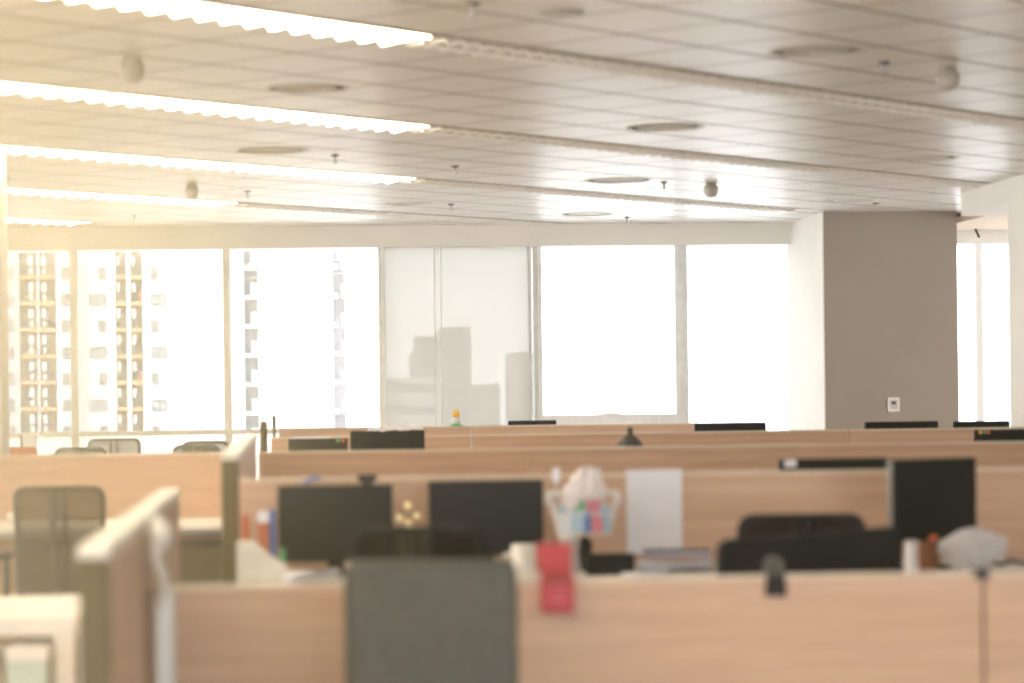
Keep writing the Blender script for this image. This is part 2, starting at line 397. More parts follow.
def dome(px, py, d, label):
    p = onz(px, py, CH); r = d/2
    t = thing('ceiling_dome', label, 'ceiling sensor', (p.x, p.y, CH), 0, 'ball shaped domes on the ceiling')
    MB().lathe([(r*.75, 0), (r*.75, -.02), (r*.95, -.03)]).build('mount', 'dome', t, smooth=True)
    MB().lathe([(r, -.025), (r, -.06), (r*.93, -.08), (r*.7, -.1), (r*.35, -.112), (0, -.115)]).build('dome_cover', 'dome', t, smooth=True)
dome(132, 59, .115, 'white ball shaped dome at upper left, between the nearest lit lamps')
dome(192, 184, .10, 'small white dome at left, under the third trough')
dome(948, 68, .115, 'white ball shaped dome at upper right above the nearest trough')
dome(711, 183, .115, 'white ball shaped dome at centre right above the bright windows')
def sprinkler(px, py, label):
    p = onz(px, py, CH)
    t = thing('sprinkler', label, 'sprinkler', (p.x, p.y, CH), 0, 'small sprinklers on the ceiling')
    MB().cyl((0, 0, -.008), (0, 0, 0), .028).build('rosette', 'dgrey', t, smooth=True)
    MB().cyl((0, 0, -.05), (0, 0, -.006), .008, n=8).cyl((0, 0, -.055), (0, 0, -.05), .022, n=12).build('sprinkler_head', 'alu', t, smooth=True)
for a in ((335, 155, 'sprinkler left of the lit end of the third trough'), (247, 191, 'sprinkler near the small dome at left'), (455, 166, 'sprinkler at centre, right of the lit lamp ends'),
          (884, 62, 'sprinkler left of the upper right dome'), (664, 182, 'sprinkler left of the dome above the bright windows'), (451, 204, 'sprinkler above the roller blind'),
          (627, 217, 'sprinkler close to the soffit at centre'), (134, 215, 'sprinkler above the leftmost windows'), (7, 178, 'sprinkler beside the column at the left edge'), (876, 203, 'sprinkler in front of the greige column'), (473, 3, 'sprinkler at the top edge of the photo')): sprinkler(*a)
p = onz(560, 12, CH)
tag(MB().lathe([(.1, 0), (.1, -.006), (.085, -.012), (0, -.012)]).build('ceiling_speaker', 'dome', smooth=True, loc=(p.x, p.y, CH)), 'small flat round speaker at the top edge of the ceiling', 'speaker')
# cable dangling at the right
p = at(974, 212, 24.6); p2 = at(979, 234, 24.6)
tag(MB().tube([(0, 0, .12), (0, 0, 0), (.02, 0, -.06), (.015, .01, -.12), (.05, 0, -.2)], .012).build('dangling_cable', 'dgrey', loc=at(974, 217, 24.6)), 'short grey cable dangling over the right hand window', 'cable')
# thermostat on the column
p = at(893.5, 404.5, pf)
th = thing('thermostat', 'white square wall control on the greige column', 'wall control', (p.x, pf, p.z))
MB().ring(rr(.11, .13, .012, z0=-.065), rr(.07, .085, .006, z0=-.042), -.014, 0).build('frame', 'ring', th)
MB().box(-.036, -.008, -.043, .036, 0, .043).build('panel', 'dome', th); MB().box(-.02, -.011, .0, .02, -.007, .03).build('display', 'dgrey', th)

# ------------------------------------------------------------------ desk partitions
def partition(x0, x1, y, h, label, group, th_=.045, post=None, name='desk_partition'):
    t = thing(name, label, 'partition', ((x0+x1)/2, y, 0), 0, group); L = (x1-x0)/2
    MB().box(-L+.004, -th_/2, .06, L-.004, th_/2, h-.012).build('panel', 'oak', t, bevel=.003)
    MB().box(-L+.004, -th_/2-.001, h-.012, L-.004, th_/2+.001, h).build('top_trim', 'lighttrim', t, bevel=.002)
    for s in (-1, 1): MB().box(s*(L-.08)-.03, -th_/2-.02, 0, s*(L-.08)+.03, th_/2+.02, .06).build('foot', 'alu', t, bevel=.004)
    return t
def side_partition(x, y0, y1, h, label, th_=.06):
    t = thing('side_partition', label, 'partition', (x, (y0+y1)/2, 0)); L = (y1-y0)/2
    MB().box(-th_/2, -L+.03, .06, th_/2, L, h-.03).build('panel', 'oak', t, bevel=.003)
    MB().box(-th_/2-.005, -L, h-.03, th_/2+.005, L, h).build('top_cap', 'cap', t, bevel=.006)
    MB().box(-th_/2-.003, -L-.002, 0, th_/2+.003, -L+.03, h-.03).build('end_post', 'darktrim', t, bevel=.006)
    for s in (-.8, .8): MB().box(-.05, s*L-.03, 0, .05, s*L+.03, .06).build('foot', 'alu', t, bevel=.004)
    return t
YN, YA, YB, YC, YD = 7.1, 10.1, 14.6, 19.35, 23.6
HN = Zh(512, 579.5, YN); HA = 1.10; HB = 1.10; HC = Zh(800, 430, YC); HD = Zh(600, 424, YD)
xn = X(979, YN)
partition(-.37, xn, YN, HN, 'nearest low oak partition, with the red pouch and binder clip on it', 'near row partitions')
partition(xn, xn+1.6, YN, HN, 'nearest low oak partition at the right edge, right of the seam', 'near row partitions')
S1 = side_partition(-.452, 5.7, 9.05, 1.108, 'blurred oak side partition at lower left with a white cap and dark end')
S2 = side_partition(X(229, 10.16), 10.16, 14.5, 1.20, 'tall oak side partition with a dark end post left of the monitors')
xs = X(229, 10.16)+.035
ja = X(985, YA)
partition(xs, X(560, YA), YA, HA, 'oak partition right behind the two left monitors', 'middle row partitions')
partition(X(560, YA), ja+.3, YA, HA, 'oak partition with the white paper sheet on it', 'middle row partitions')
partition(ja+.3, ja+2, YA, HA, 'oak partition at the right edge behind the crumpled bag', 'middle row partitions')
partition(-3.4, xs-.075, YB, HB, 'oak partition at left behind the mesh chair', 'third row partitions')
b1, b2 = X(528, YB), X(795, YB)
partition(xs+.0, b1, YB, HB, 'oak partition one row behind the two left monitors', 'third row partitions')
partition(b1, b2, YB, HB, 'oak partition under the black lamp shade', 'third row partitions')
partition(b2, b2+2.2, YB, HB, 'oak partition behind the turned monitor at right', 'third row partitions')
c0, c1_, c2 = X(270, YC), X(470, YC), X(848, YC)
partition(c0, c1_, YC, HC, 'oak partition behind the far pair of monitors at left centre', 'fourth row partitions')
partition(c1_, c2, YC, HC, 'oak partition in the fourth row below the openable window', 'fourth row partitions')
partition(c2, c2+2.4, YC, HC, 'oak partition in the fourth row below the greige column', 'fourth row partitions')
partition(X(278, YD), X(470, YD), YD, HD, 'farthest oak partition below the third window', 'farthest partitions')
partition(X(470, YD), X(697, YD), YD, HD, 'farthest oak partition below the openable window', 'farthest partitions')
# posts at the left end of the fourth row
a = at(263.5, 421, 18.4)
tag(MB().lathe([(.028, 0), (.028, a.z-.03), (.022, a.z-.008), (.008, a.z)]).build('end_post', 'darktrim', smooth=True, loc=(a.x, 18.4, 0)), 'dark rounded post at the left end of the far rows', 'post')
a = at(274, 416, 20.6)
tag(MB().cyl((0, 0, 0), (0, 0, a.z-.01), .014).cyl((0, 0, a.z-.01), (0, 0, a.z), .018).build('end_post', 'dgrey', smooth=True, loc=(a.x, 20.6, 0)), 'thin dark pole standing behind the far partitions, beside the rounded post', 'post')
# light strip where the near row meets the side partition
tag(MB().box(-.028, -.024, 0, .028, .024, HN-.004).build('junction_post', 'alu', loc=(-.372+.0, YN-.05, 0), bevel=.006), 'light grey corner post at the left end of the nearest partition', 'post')

# ------------------------------------------------------------------ desks
def desk(x0, x1, y0, y1, label, group=None, h=.74, thick=.03, leg=.05, screen=False):
    t = thing('desk', label, 'desk', ((x0+x1)/2, (y0+y1)/2, 0), 0, group); a, b = (x1-x0)/2, (y1-y0)/2
    MB().box(-a, -b, h-thick, a, b, h).build('desktop', 'white', t, bevel=.004)
    for sx in (-1, 1):
        for sy in (-1, 1):
            cx, cy = sx*(a-leg/2-.01), sy*(b-leg/2-.01)
            MB().box(cx-leg/2, cy-leg/2, 0, cx+leg/2, cy+leg/2, h-thick).build('leg', 'white', t, bevel=.004)
    MB().box(-a+leg, b-.05, h-thick-.07, a-leg, b-.02, h-thick).build('rail', 'white', t)
    return t
da = [xs, X(560, 9.7), ja+.28, ja+1.9]
G = 'white desks along the rows'
desk(da[0], da[1]-.005, 9.33, 10.07, 'white desk with the two left monitors', G)
desk(da[1]+.005, da[2]-.005, 9.33, 10.07, 'white desk with the mug basket and paper stack', G)
desk(da[2]+.005, da[3], 9.33, 10.07, 'white desk at the right edge under the crumpled bag', G)
desk(.3, 2.1, 10.13, 10.85, 'white desk hidden behind the middle partition, left', G)
desk(2.11, 3.9, 10.13, 10.85, 'white desk behind the middle partition, carrying the monitor seen as a strip', G)
desk(-3.3, xs-.08, 13.75, 14.57, 'white desk at left behind the mesh chair', G)
desk(1.2, 2.9, 14.63, 15.6, 'white desk behind the third row carrying the black lamp', G)
desk(c0, c0+1.5, 18.6, 19.32, 'white desk with the far pair of monitors at left centre', G)
desk(4.3, 5.4, 18.6, 19.32, 'white desk with the far monitor at the right edge', G)
desk(2.0, 3.7, 19.38, 20.3, 'white desk behind the fourth row, under the monitor at centre right', G)
desk(3.72, 5.4, 19.38, 20.3, 'white desk behind the fourth row, in front of the greige column', G)
desk(1.3, 2.8, 23.64, 24.6, 'white desk by the openable window', G)
xe = onz(75, 595, .74)
desk(-2.9, X(74, 8.2), 8.2, 9.1, 'thick white desk corner at the lower left edge', None, thick=.055, leg=.06)
desk(-.95, -.48, 9.25, 9.95, 'narrow white side desk between the two side partitions', None, h=.62)
# low cabinet under the left window
cb = thing('low_cabinet', 'low white cabinet under the leftmost window', 'cabinet', (-3.2, 24.55, 0))
MB().box(-.9, -.25, 0, .9, .25, .86).build('body', 'white', cb, bevel=.004)
for s in (-1, 1):
    d_ = MB().box(s*.45-.44, -.268, .06, s*.45+.44, -.25, .84).build('door', 'white', cb, bevel=.003)
    MB().cyl((s*.06, -.29, .45), (s*.06, -.29, .58), .006, n=8).build('handle', 'alu', d_)

# ------------------------------------------------------------------ chairs
def chair_base(t, dark='dgrey'):
    MB().cyl((0, 0, .09), (0, 0, .26), .03).cyl((0, 0, .26), (0, 0, .42), .018).build('gas_column', 'dgrey', t, smooth=True)
    for k in range(5):
        a = k*2*PI/5+.3; e = Vector((.29*math.cos(a), .29*math.sin(a), .075))
        l = MB().cyl((0, 0, .11), e, .026, .016, n=8).build('leg', dark, t, smooth=True)
        MB().cyl(e+Vector((-.012, 0, -.042)), e+Vector((.012, 0, -.042)), .033, n=12).cyl(e+Vector((0, 0, -.03)), e, .008, n=8).build('caster', 'black', l, smooth=True)
def arms(t, w_, h=.66):
    for s in (-1, 1):
        a = MB().tube([(s*(w_/2+.0), .0, .42), (s*(w_/2+.06), .0, .46), (s*(w_/2+.06), 0, h)], .014).build('armrest', 'dgrey', t, smooth=True)
        MB().prism(rr(.07, .028, .012, s*(w_/2+.06), h), -.12, .12).build('arm_pad', 'black', a, smooth=False)
def seat(t, w_, m):
    MB().prism([(x, z) for x, z in rr(w_, .07, .03, 0, .42)], -.22, .24).build('seat', m, t, bevel=.01, smooth=False)
def mesh_chair(label, x, y, rz, w_=.43, top=1.0, group='mesh back office chairs', arm=True, mm='mesh'):
    fm = 'black' if mm == 'densemesh' else 'dgrey'
    t = thing('office_chair', label, 'chair', (x, y, 0), rz, group)
    chair_base(t); seat(t, w_+.04, 'seat')
    if arm: arms(t, w_)
    def bend(p): z = (p.z-.5)/(top-.5); return Vector((p.x*(1-.06*(1-z)), p.y-.24+1.1*p.x*p.x-.05*z, p.z))
    hgt = top-.47
    MB().ring(rr(w_, hgt, .06, 0, .47), rr(w_-.05, hgt-.05, .04, 0, .495), -.014, .014, bend).build('back_frame', fm, t, smooth=False)
    MB().sheet(lambda i, j: bend(Vector(((i-.5)*(w_-.04), 0, .48+j*(hgt-.02)))), 10, 8).build('backrest', mm, t, smooth=True)
    b = MB()
    b.tube([bend(Vector((0, -.035, .40))), bend(Vector((0, -.04, .55))), bend(Vector((-.03, -.03, .74)))], .015)
    b.tube([bend(Vector((0, -.04, .55))), bend(Vector((.03, -.03, .74)))], .015)
    for s in (-1, 1): b.tube([bend(Vector((s*.03, -.03, .74))), bend(Vector((s*.025, -.02, top-.02)))], .016)
    b.tube([bend(Vector((-w_/2+.03, -.02, .72))), bend(Vector((w_/2-.03, -.02, .72)))], .012)
    b.tube([(0, 0, .41), (0, -.2, .40), tuple(bend(Vector((0, -.035, .42))))], .02)
    b.build('back_support', fm, t, smooth=True)
    return t
def padded_chair(label, x, y, rz, w_, top, m='leather', group=None, arm=True, z0=.46, crown=0, skew=0):
    t = thing('office_chair', label, 'chair', (x, y, 0), rz, group)
    chair_base(t); seat(t, w_+.05, m)
    if arm: arms(t, w_)
    def bend(p): z = (p.z-.5)/(top-.5); return Vector((p.x, p.y-.24+.7*p.x*p.x-.04*z, p.z - (crown*p.x*p.x-skew*p.x if p.z > top-.12 else 0)))
    MB().prism(rr(w_, top-z0, .035, 0, z0, 6), -.03, .04, bend).build('backrest', m, t, bevel=.012, smooth=False)
    MB().tube([(0, 0, .41), (0, -.22, .40), (0, -.29, .48), (0, -.29, .7)], .02).build('back_support', 'dgrey', t, smooth=True)
    return t
# nearest, in front of the near partition
cx = X(431, 6.45); padded_chair('large grey leather chair back, nearest to the camera', cx-.004, 6.45+.28, 0, .435, Zh(431, 562, 6.42), 'leather', 'padded office chairs', arm=False)
# between near and middle row
cx = X(416, 8.1); mesh_chair('dark mesh chair behind the grey leather chair, facing the left monitors', cx, 8.35, 0, .42, Zh(416, 526, 8.1), group='mesh back office chairs', mm='densemesh')
cx = X(808, 7.75); padded_chair('wide black padded chair just behind the binder clip', cx, 8.02, math.radians(3), .575, Zh(800, 534, 7.75), 'fabric', 'padded office chairs', arm=False, skew=.055)
cx = X(815, 8.35); mesh_chair('black mesh chair with a curved top rim behind the wide black chair', cx, 8.72, math.radians(-6), .43, Zh(815, 514, 8.42), arm=True, mm='densemesh')
cx = X(58, 12.2); mesh_chair('olive mesh chair at left with a split back support', cx, 12.45, 0, .43, Zh(58, 486, 12.2), arm=True)
for px, py, Y, w_, lb in ((80, 447, 20.6, .41, 'mesh chair top poking over the left partition, left of a taller one'), (113.5, 438.5, 22.6, .46, 'tallest mesh chair top over the left partition'),
                         (205, 441, 22.4, .40, 'farther of two overlapping chair tops beside the tall side partition'), (196, 445, 20.6, .38, 'nearer of two overlapping chair tops beside the tall side partition')):
    mesh_chair(lb, X(px, Y), Y+.25, 0, w_, Zh(px, py, Y), arm=False)
padded_chair('orange red chair top over the partition at the left edge', X(12, 19.5), 19.75, 0, .36, Zh(12, 447, 19.5), 'orange', 'padded office chairs', arm=False)

# ------------------------------------------------------------------ monitors
def monitor(label, x, y, top, w_, rz=0, base=.74, hh=.27, group='black monitors on the desks', back=False, dots=False, extra=None):
    t = thing('monitor', label, 'monitor', (x, y, base), rz, group); T = top-base
    MB().prism(rr(w_, hh, .008, 0, T-hh, 3), -.012, .02).build('casing', 'black', t, bevel=.002)
    MB().box(-w_/2+.012, -.0135, T-hh+.018, w_/2-.012, -.0115, T-.012).build('screen', 'screen', t)
    MB().box(-.03, .0, .01, .03, .035, T-hh/2).build('stand', 'black', t, bevel=.006)
    MB().prism(rr(.22, .17, .03, 0, -.09), 0, .012, lambda p: Vector((p.x, p.z+.02, p.y))).build('base', 'black', t)
    MB().box(-w_*.3, .018, T-hh*.8, w_*.3, .04, T-hh*.25).build('rear_hump', 'black', t, bevel=.01)
    if dots:
        MB().box(w_/2-.085, -.017, T-.03, w_/2-.055, -.0125, T-.004).build('sticker', 'green', t)['label'] = 'small green sticker'
        MB().box(w_/2-.045, -.017, T-.03, w_/2-.02, -.0125, T-.004).build('sticker', 'orange', t)['label'] = 'small orange sticker'
    return t
g = 9.85
m1 = monitor('left black monitor with a webcam on top', X(334, g), g, Zh(334, 485, g), .435, math.radians(0), hh=.29)
wc = thing('webcam', 'small black webcam on top of the left monitor', 'webcam', (X(366, g), g, Zh(334, 485, g)))
MB().prism(rr(.075, .026, .011, 0, .012), -.02, .012).build('body', 'black', wc); MB().cyl((0, -.026, .025), (0, -.02, .025), .008).build('lens', 'dgrey', wc)
MB().box(-.02, -.016, 0, .02, .026, .012).build('clip', 'black', wc)
monitor('black monitor second from left, right of the gold figurines', X(484.5, g), g, Zh(484, 480.5, g), .437, math.radians(-1.5), hh=.285)
t3 = monitor('tall black monitor turned sideways at right', X(932, 9.6), 9.6, Zh(930, 458.5, 9.6), .41, math.radians(27), hh=.31)
MB().box(-.208, -.010, Zh(930, 458.5, 9.6)-.74-.305, -.204, .018, Zh(930, 458.5, 9.6)-.745).build('side_bezel', 'ringsteel', t3)['label'] = 'light grey side edge'
yq = 10.55
ms = monitor('monitor behind the middle partition, only its top strip showing with a white label', X(832, yq), yq, Zh(830, 458.5, yq), .45, 0, hh=.27)
MB().box(-.205, -.017, Zh(830, 458.5, yq)-.74-.032, -.155, -.0125, Zh(830, 458.5, yq)-.742).build('sticker', 'paper', ms)['label'] = 'white label'
yq = 18.9
monitor('small far monitor with a green and an orange sticker, left of the wider one', X(317.5, yq), yq, Zh(317, 438.5, yq), .43, 0, dots=True)
mw = monitor('wider far monitor with papers over its top edge', X(387, yq), yq, Zh(387, 430.5, yq), .54, 0, hh=.3)
monitor('far monitor at the right edge with coloured stickers', X(1006, yq), yq, Zh(1006, 429.5, yq), .48, 0, dots=False)
tr = [o for o in bpy.data.objects if o.type == 'EMPTY' and o.get('label', '').startswith('far monitor at the right')][0]
for k, c in enumerate(('yellow', 'green', 'orange')):
    MB().box(-.21+k*.03, -.017, Zh(1006, 429.5, yq)-.74-.03, -.19+k*.03, -.0125, Zh(1006, 429.5, yq)-.744).build('sticker', c, tr)['label'] = 'small %s sticker' % ('yellow', 'green', 'orange')[k]
yq = 19.9
monitor('far monitor top below the greige column', X(901, yq), yq, Zh(901, 421.5, yq), .58, 0)
monitor('far monitor top below the right hand window', X(981, yq), yq, Zh(981, 421, yq), .45, 0)
monitor('far monitor top below the blown-out window', X(730, yq), yq, Zh(730, 422.5, yq), .56, 0)
monitor('farthest monitor top, between blind and openable window', X(532, 24.1), 24.1, Zh(532, 420.5, 24.1), .45, 0)
# papers over the top of the wide far monitor and a thin one on the small
T_ = Zh(387, 430.5, 18.9)
tag(MB().sheet(lambda i, j: Vector(((i-.5)*.4, (-.022-.002*math.sin(i*30)) if j < .55 else -.022+(j-.55)*.09, -.006+min(j, .55)*.045+.005*math.sin(i*17)+.004*math.sin(i*41)+.012*i)), 20, 6).build('crumpled_paper', 'paper', solid=.002, loc=(X(395, 18.9), 18.9, T_+.0)), 'thin crumpled white paper on top of the wider far monitor', 'paper')
T_ = Zh(317, 438.5, 18.9)
tag(MB().box(-.19, -.02, 0, .09, .02, .012).build('paper_strip', 'paper', loc=(X(317, 18.9), 18.9, T_), bevel=.002), 'thin white paper strip on top of the small far monitor', 'paper')

# ------------------------------------------------------------------ things on the desks
# black lamp
lp = at(631, 447, 15.1)
dl = thing('desk_lamp', 'black cone shaped desk lamp shade peeking over the partition', 'lamp', (lp.x, 15.15, .74))
zt = Zh(631, 427, 15.15)-.74; zb = Zh(631, 448, 15.15)-.74
MB().lathe([(.085, zb), (.083, zb+.008), (.066, zb+.04), (.035, zb+.07), (.018, zb+.08), (.018, zt-.006), (.01, zt)]).build('lamp_shade', 'dgrey', dl, smooth=True)
MB().tube([(0, .16, .01), (0, .17, zb+.03), (0, .02, zb+.055)], .008).build('lamp_arm', 'dgrey', dl); MB().lathe([(.08, 0), (.08, .012), (.02, .02), (0, .02)], (0, .16, 0)).build('base', 'dgrey', dl, smooth=True)
# yellow ornament on the farthest partition
oy = YD; ox = X(456, oy)
yo = thing('ornament', 'small yellow ornament with a green base on the farthest partition', 'ornament', (ox, oy, HD))
MB().lathe([(.055, 0), (.055, .012), (.045, .02), (0, .02)]).build('base', 'green', yo, smooth=True)
MB().ball((0, 0, .05), .042, (1, .8, .8)).build('body', 'mug', yo, smooth=True); MB().ball((0, 0, .105), .034, (1, .9, 1.1)).ball((.02, 0, .13), .012).ball((-.02, 0, .13), .012).build('head', 'yellow', yo, smooth=True)
# calendar by the left window
ca = thing('desk_calendar', 'white desk calendar with a dark stand on the low cabinet at far left', 'calendar', (X(27, 24.5), 24.5, .86))
hcal = Zh(27, 435, 24.5)-.86
MB().prism([(-.05, 0), (.05, 0), (.06, hcal), (-.06, hcal)], -.004, .004, lambda p: Vector((p.x+.03, p.y+p.z*.25-.04, p.z))).build('card', 'paper', ca)
MB().prism([(-.06, 0), (-.03, 0), (-.05, hcal), (-.07, hcal)], -.01, .05).build('stand', 'darktrim', ca)
# file organiser (sloped sides, open top) next to the tall side partition
fo = thing('file_organiser', 'pale grey sloped file organiser beside the dark post', 'file organiser', (X(260, 9.6), 9.6, .74))
def fholder(dx):
    h0, h1 = Zh(250, 541, 9.6)-.74, Zh(280, 566, 9.6)-.74
    return [(-.09+dx, 0), (.095+dx, 0), (.095+dx, h1), (.04+dx, h1+.035), (-.03+dx, h0), (-.09+dx, h0)]
MB().prism(fholder(0), -.05, -.044).build('front_wall', 'cap', fo, bevel=.002); MB().prism(fholder(0), .044, .05).build('back_wall', 'cap', fo, bevel=.002)
MB().box(-.092, -.05, 0, -.087, .05, .13).box(-.09, -.05, 0, .095, .05, .004).box(.09, -.05, 0, .095, .05, .04).build('side_wall', 'cap', fo)
# books standing behind it
def book(px, py, Y, w_, m, label, d=.14, base=.74, rz=0, tilt=0, pages=True):
    top = Zh(px, py, Y); t = thing('book', label, 'book', (X(px, Y), Y, base), rz, 'books beside the left monitor'); h = top-base
    if pages: MB().box(-w_/2+.003, -d/2+.004, .003, w_/2-.003, d/2-.003, h-.004).build('pages', 'paper', t)
    c = MB(); c.box(-w_/2, -d/2, 0, -w_/2+.003, d/2, h).box(w_/2-.003, -d/2, 0, w_/2, d/2, h).box(-w_/2, -d/2, 0, w_/2, -d/2+.004, h).build('cover', m, t)
    return t
book(244, 513, 9.9, .028, 'brick', 'terracotta book left of the white topped one')
b_ = book(262, 510, 9.82, .040, 'brick', 'terracotta book with a white top band between two others')
MB().box(-.021, -.075, Zh(262, 510, 9.82)-.74-.045, .021, -.069, Zh(262, 510, 9.82)-.742).build('cover_band', 'paper', b_)['label'] = 'white band'
b_ = book(271.5, 509, 9.8, .02, 'blue', 'blue book right beside the left monitor')
tag(MB().lathe([(.018, 0), (.018, .05), (.012, .058), (0, .06)]).build('green_bottle_cap', 'green', smooth=True, loc=(X(280.5, 9.75), 9.68, .86)), 'small green object at the left edge of the left monitor', 'ornament')
bpy.data.objects['green_bottle_cap'].name = 'green_container'
# the green container stands on a low pen box
gc = bpy.data.objects['green_container']; gc.location = (X(281, 9.7), 9.7, .74); gc.scale = (.55, .55, 2.0)
# papers in front of the left monitor
def papers(px, Y, label, w_=.2, d=.28, n=4, rz=0, curl=.02, z=.745, m='paper', group='loose papers on the desks'):
    b = MB()
    for k in range(n):
        ox, oy_ = random.uniform(-.012, .012), random.uniform(-.01, .01)
        b.sheet(lambda i, j, k=k: Vector(((i-.5)*w_+ox, (j-.5)*d+oy_, k*.004+curl*(i*i*(1-.5*j)+.3*math.sin(3*i+j)**2))), 8, 4)
    return tag(b.build('paper_stack', m, solid=.002, loc=(X(px, Y), Y, z), rz=rz, smooth=True), label, 'paper', group)
papers(312, 9.52, 'white curled papers in front of the left monitor', .19, .2, 6, 0, .03)
pen = at(313, 477, 9.98)
tag(MB().tube([(-.035, 0, -.03), (-.02, 0, -.006), (.0, 0, .004), (.03, 0, .004)], .006).build('blue_cable_clip', 'blue', loc=(pen.x, YA-.03, HA-.004)), 'thin blue strap draped over the partition edge above the left monitor', 'strap')
bpy.data.objects['blue_cable_clip'].name = 'strap'
# gold figurines: three small seated figures
def figurine(px, py, h, label):
    t = thing('figurine', label, 'figurine', (X(px, 9.75), 9.75, .74), 0, 'gold figurines between the monitors')
    zt = Zh(px, py, 9.75)-.74; q = zt/.155
    MB().lathe([(.015, 0), (.015, .02), (.013, .03), (0, .03)]).build('base', 'gold', t, smooth=True)
    MB().lathe([(.013, .028), (.0155, .05*q), (.0155, .09*q), (.010, .115*q), (0, .124*q)]).build('body', 'gold', t, smooth=True)
    MB().ball((0, 0, zt-.013), .014).ball((-.010, 0, zt-.004), .007).ball((.010, 0, zt-.004), .005).build('head', 'gold', t, smooth=True)
figurine(398.5, 515, 0, 'left gold figurine between the two left monitors'); figurine(407, 503, 0, 'tallest gold figurine in the middle of the three'); figurine(416, 513, 0, 'right gold figurine next to the second monitor')
# small dark keyboard things under monitors
def keyboard(px, Y, label, rz=0):
    t = thing('keyboard', label, 'keyboard', (X(px, Y), Y, .741), rz, 'black keyboards')
    MB().box(-.21, -.065, 0, .21, .065, .016).build('body', 'black', t, bevel=.004)
    m = MB()
    for r_ in range(5):
        for k in range(14): m.box(-.2+k*.0287, -.056+r_*.0225, .015, -.2+k*.0287+.024, -.056+r_*.0225+.018, .021)
    m.build('keys', 'dgrey', t)
keyboard(448, 9.5, 'black keyboard in front of the second monitor from left', .05)
# mug
mg = at(521, 574, 9.45)
mu = thing('mug', 'white mug left of the red pouch', 'mug', (X(522, 9.45), 9.45, .74))
zt = Zh(521, 544.5, 9.45)-.74; rm = .046
MB().lathe([(rm*.8, 0), (rm*.95, .006), (rm, .03), (rm, zt), (rm-.004, zt), (rm-.005, .012), (0, .01)]).build('body', 'mug', mu, smooth=True)
MB().tube([(-rm, 0, zt*.75), (-rm-.025, 0, zt*.7), (-rm-.028, 0, zt*.4), (-rm, 0, zt*.25)], .006).build('handle', 'mug', mu, smooth=True)
# red pouch hanging over the near partition
zp0, zp1 = Zh(554, 613, YN-.05), Zh(554, 543, YN-.05)
rp = thing('hanging_pouch', 'red phone pouch clipped over the nearest partition', 'pouch', (X(554, YN-.04), YN-.0225, zp0))
H_ = zp1-zp0; HS = HN-zp0
MB().prism(rr(.092, HS+.02, .012, .003, 0), -.034, -.004).build('body', 'red', rp, bevel=.006)
MB().prism(rr(.095, H_-HS-.02, .012, -.004, HS+.02), -.03, .02).build('upper_flap', 'red', rp, bevel=.006)
MB().box(-.03, -.037, HS-.002, .032, -.032, HS+.008).build('slot', 'brown', rp)
MB().box(-.03, -.004, HS-.0, .03, .075, HS+.008).box(-.03, .069, HS-.05, .03, .075, HS+.006).build('clip', 'red', rp)
for k in range(3): MB().box(-.02, -.0365, .03+k*.022, .025, -.0335, .036+k*.022).build('button', 'pink', rp)
# binder clip on near partition
bc = thing('binder_clip', 'black binder clip on the nearest partition', 'clip', (X(773.5, YN-.03), YN, HN-.058))
MB().prism([(-.032, 0), (.032, 0), (.026, .06), (-.026, .06)], -.032, -.026).prism([(-.032, 0), (.032, 0), (.026, .06), (-.026, .06)], .026, .032).box(-.026, -.032, .058, .026, .032, .064).build('body', 'black', bc, bevel=.002)
for sy in (-1, 1): MB().tube([(-.012, sy*.03, .055), (-.018, sy*.03, .07), (-.018, sy*.03, .09), (-.009, sy*.03, .103), (.009, sy*.03, .103), (.018, sy*.03, .09), (.018, sy*.03, .07), (.012, sy*.03, .055)], .004).build('handle', 'ringsteel', bc)
# small dark clip at the seam
tag(MB().box(-.02, -.03, -.022, .02, -.0235, .006).box(-.02, -.03, .002, .02, .03, .008).box(-.02, .0235, -.022, .02, .03, .006).build('seam_clip', 'dgrey', loc=(xn-.005, YN, HN), bevel=.002), 'small dark clip over the seam of the nearest partition', 'clip')
# wire basket on a clear stand
bkY = 9.75; kx = X(582, bkY); z0 = Zh(582, 534, bkY); z1 = Zh(582, 493, bkY)
bk = thing('wire_basket', 'white wire basket full of coloured packets on a clear jar', 'basket', (kx, bkY, z0))
H_ = z1-z0; a0, a1 = .095, .13
m = MB()
for zz, a in ((0.002, a0), (H_*.5, (a0+a1)/2), (H_, a1)):
    m.tube([(-a, -a*.6, zz), (a, -a*.6, zz), (a, a*.6, zz), (-a, a*.6, zz), (-a, -a*.6, zz)], .003 if zz < H_ else .0055, 6)
for k in range(9):
    f = -1+k*.25
    for s in (-1, 1): m.cyl((f*a0, s*a0*.6, 0), (f*a1, s*a1*.6, H_), .002, n=5)
    m.cyl((f*a0, -a0*.6, .002), (f*a0, a0*.6, .002), .002, n=5)
for k in range(5):
    f = -1+k*.5
    for s in (-1, 1): m.cyl((s*a0, f*a0*.6, 0), (s*a1, f*a1*.6, H_), .002, n=5)
m.build('wire_frame', 'white', bk)
for s in (-1, 1): MB().tube([(s*a1, 0, H_), (s*(a1+.015), 0, H_-.02), (s*(a1+.005), 0, H_-.045)], .004).build('handle', 'white', bk)
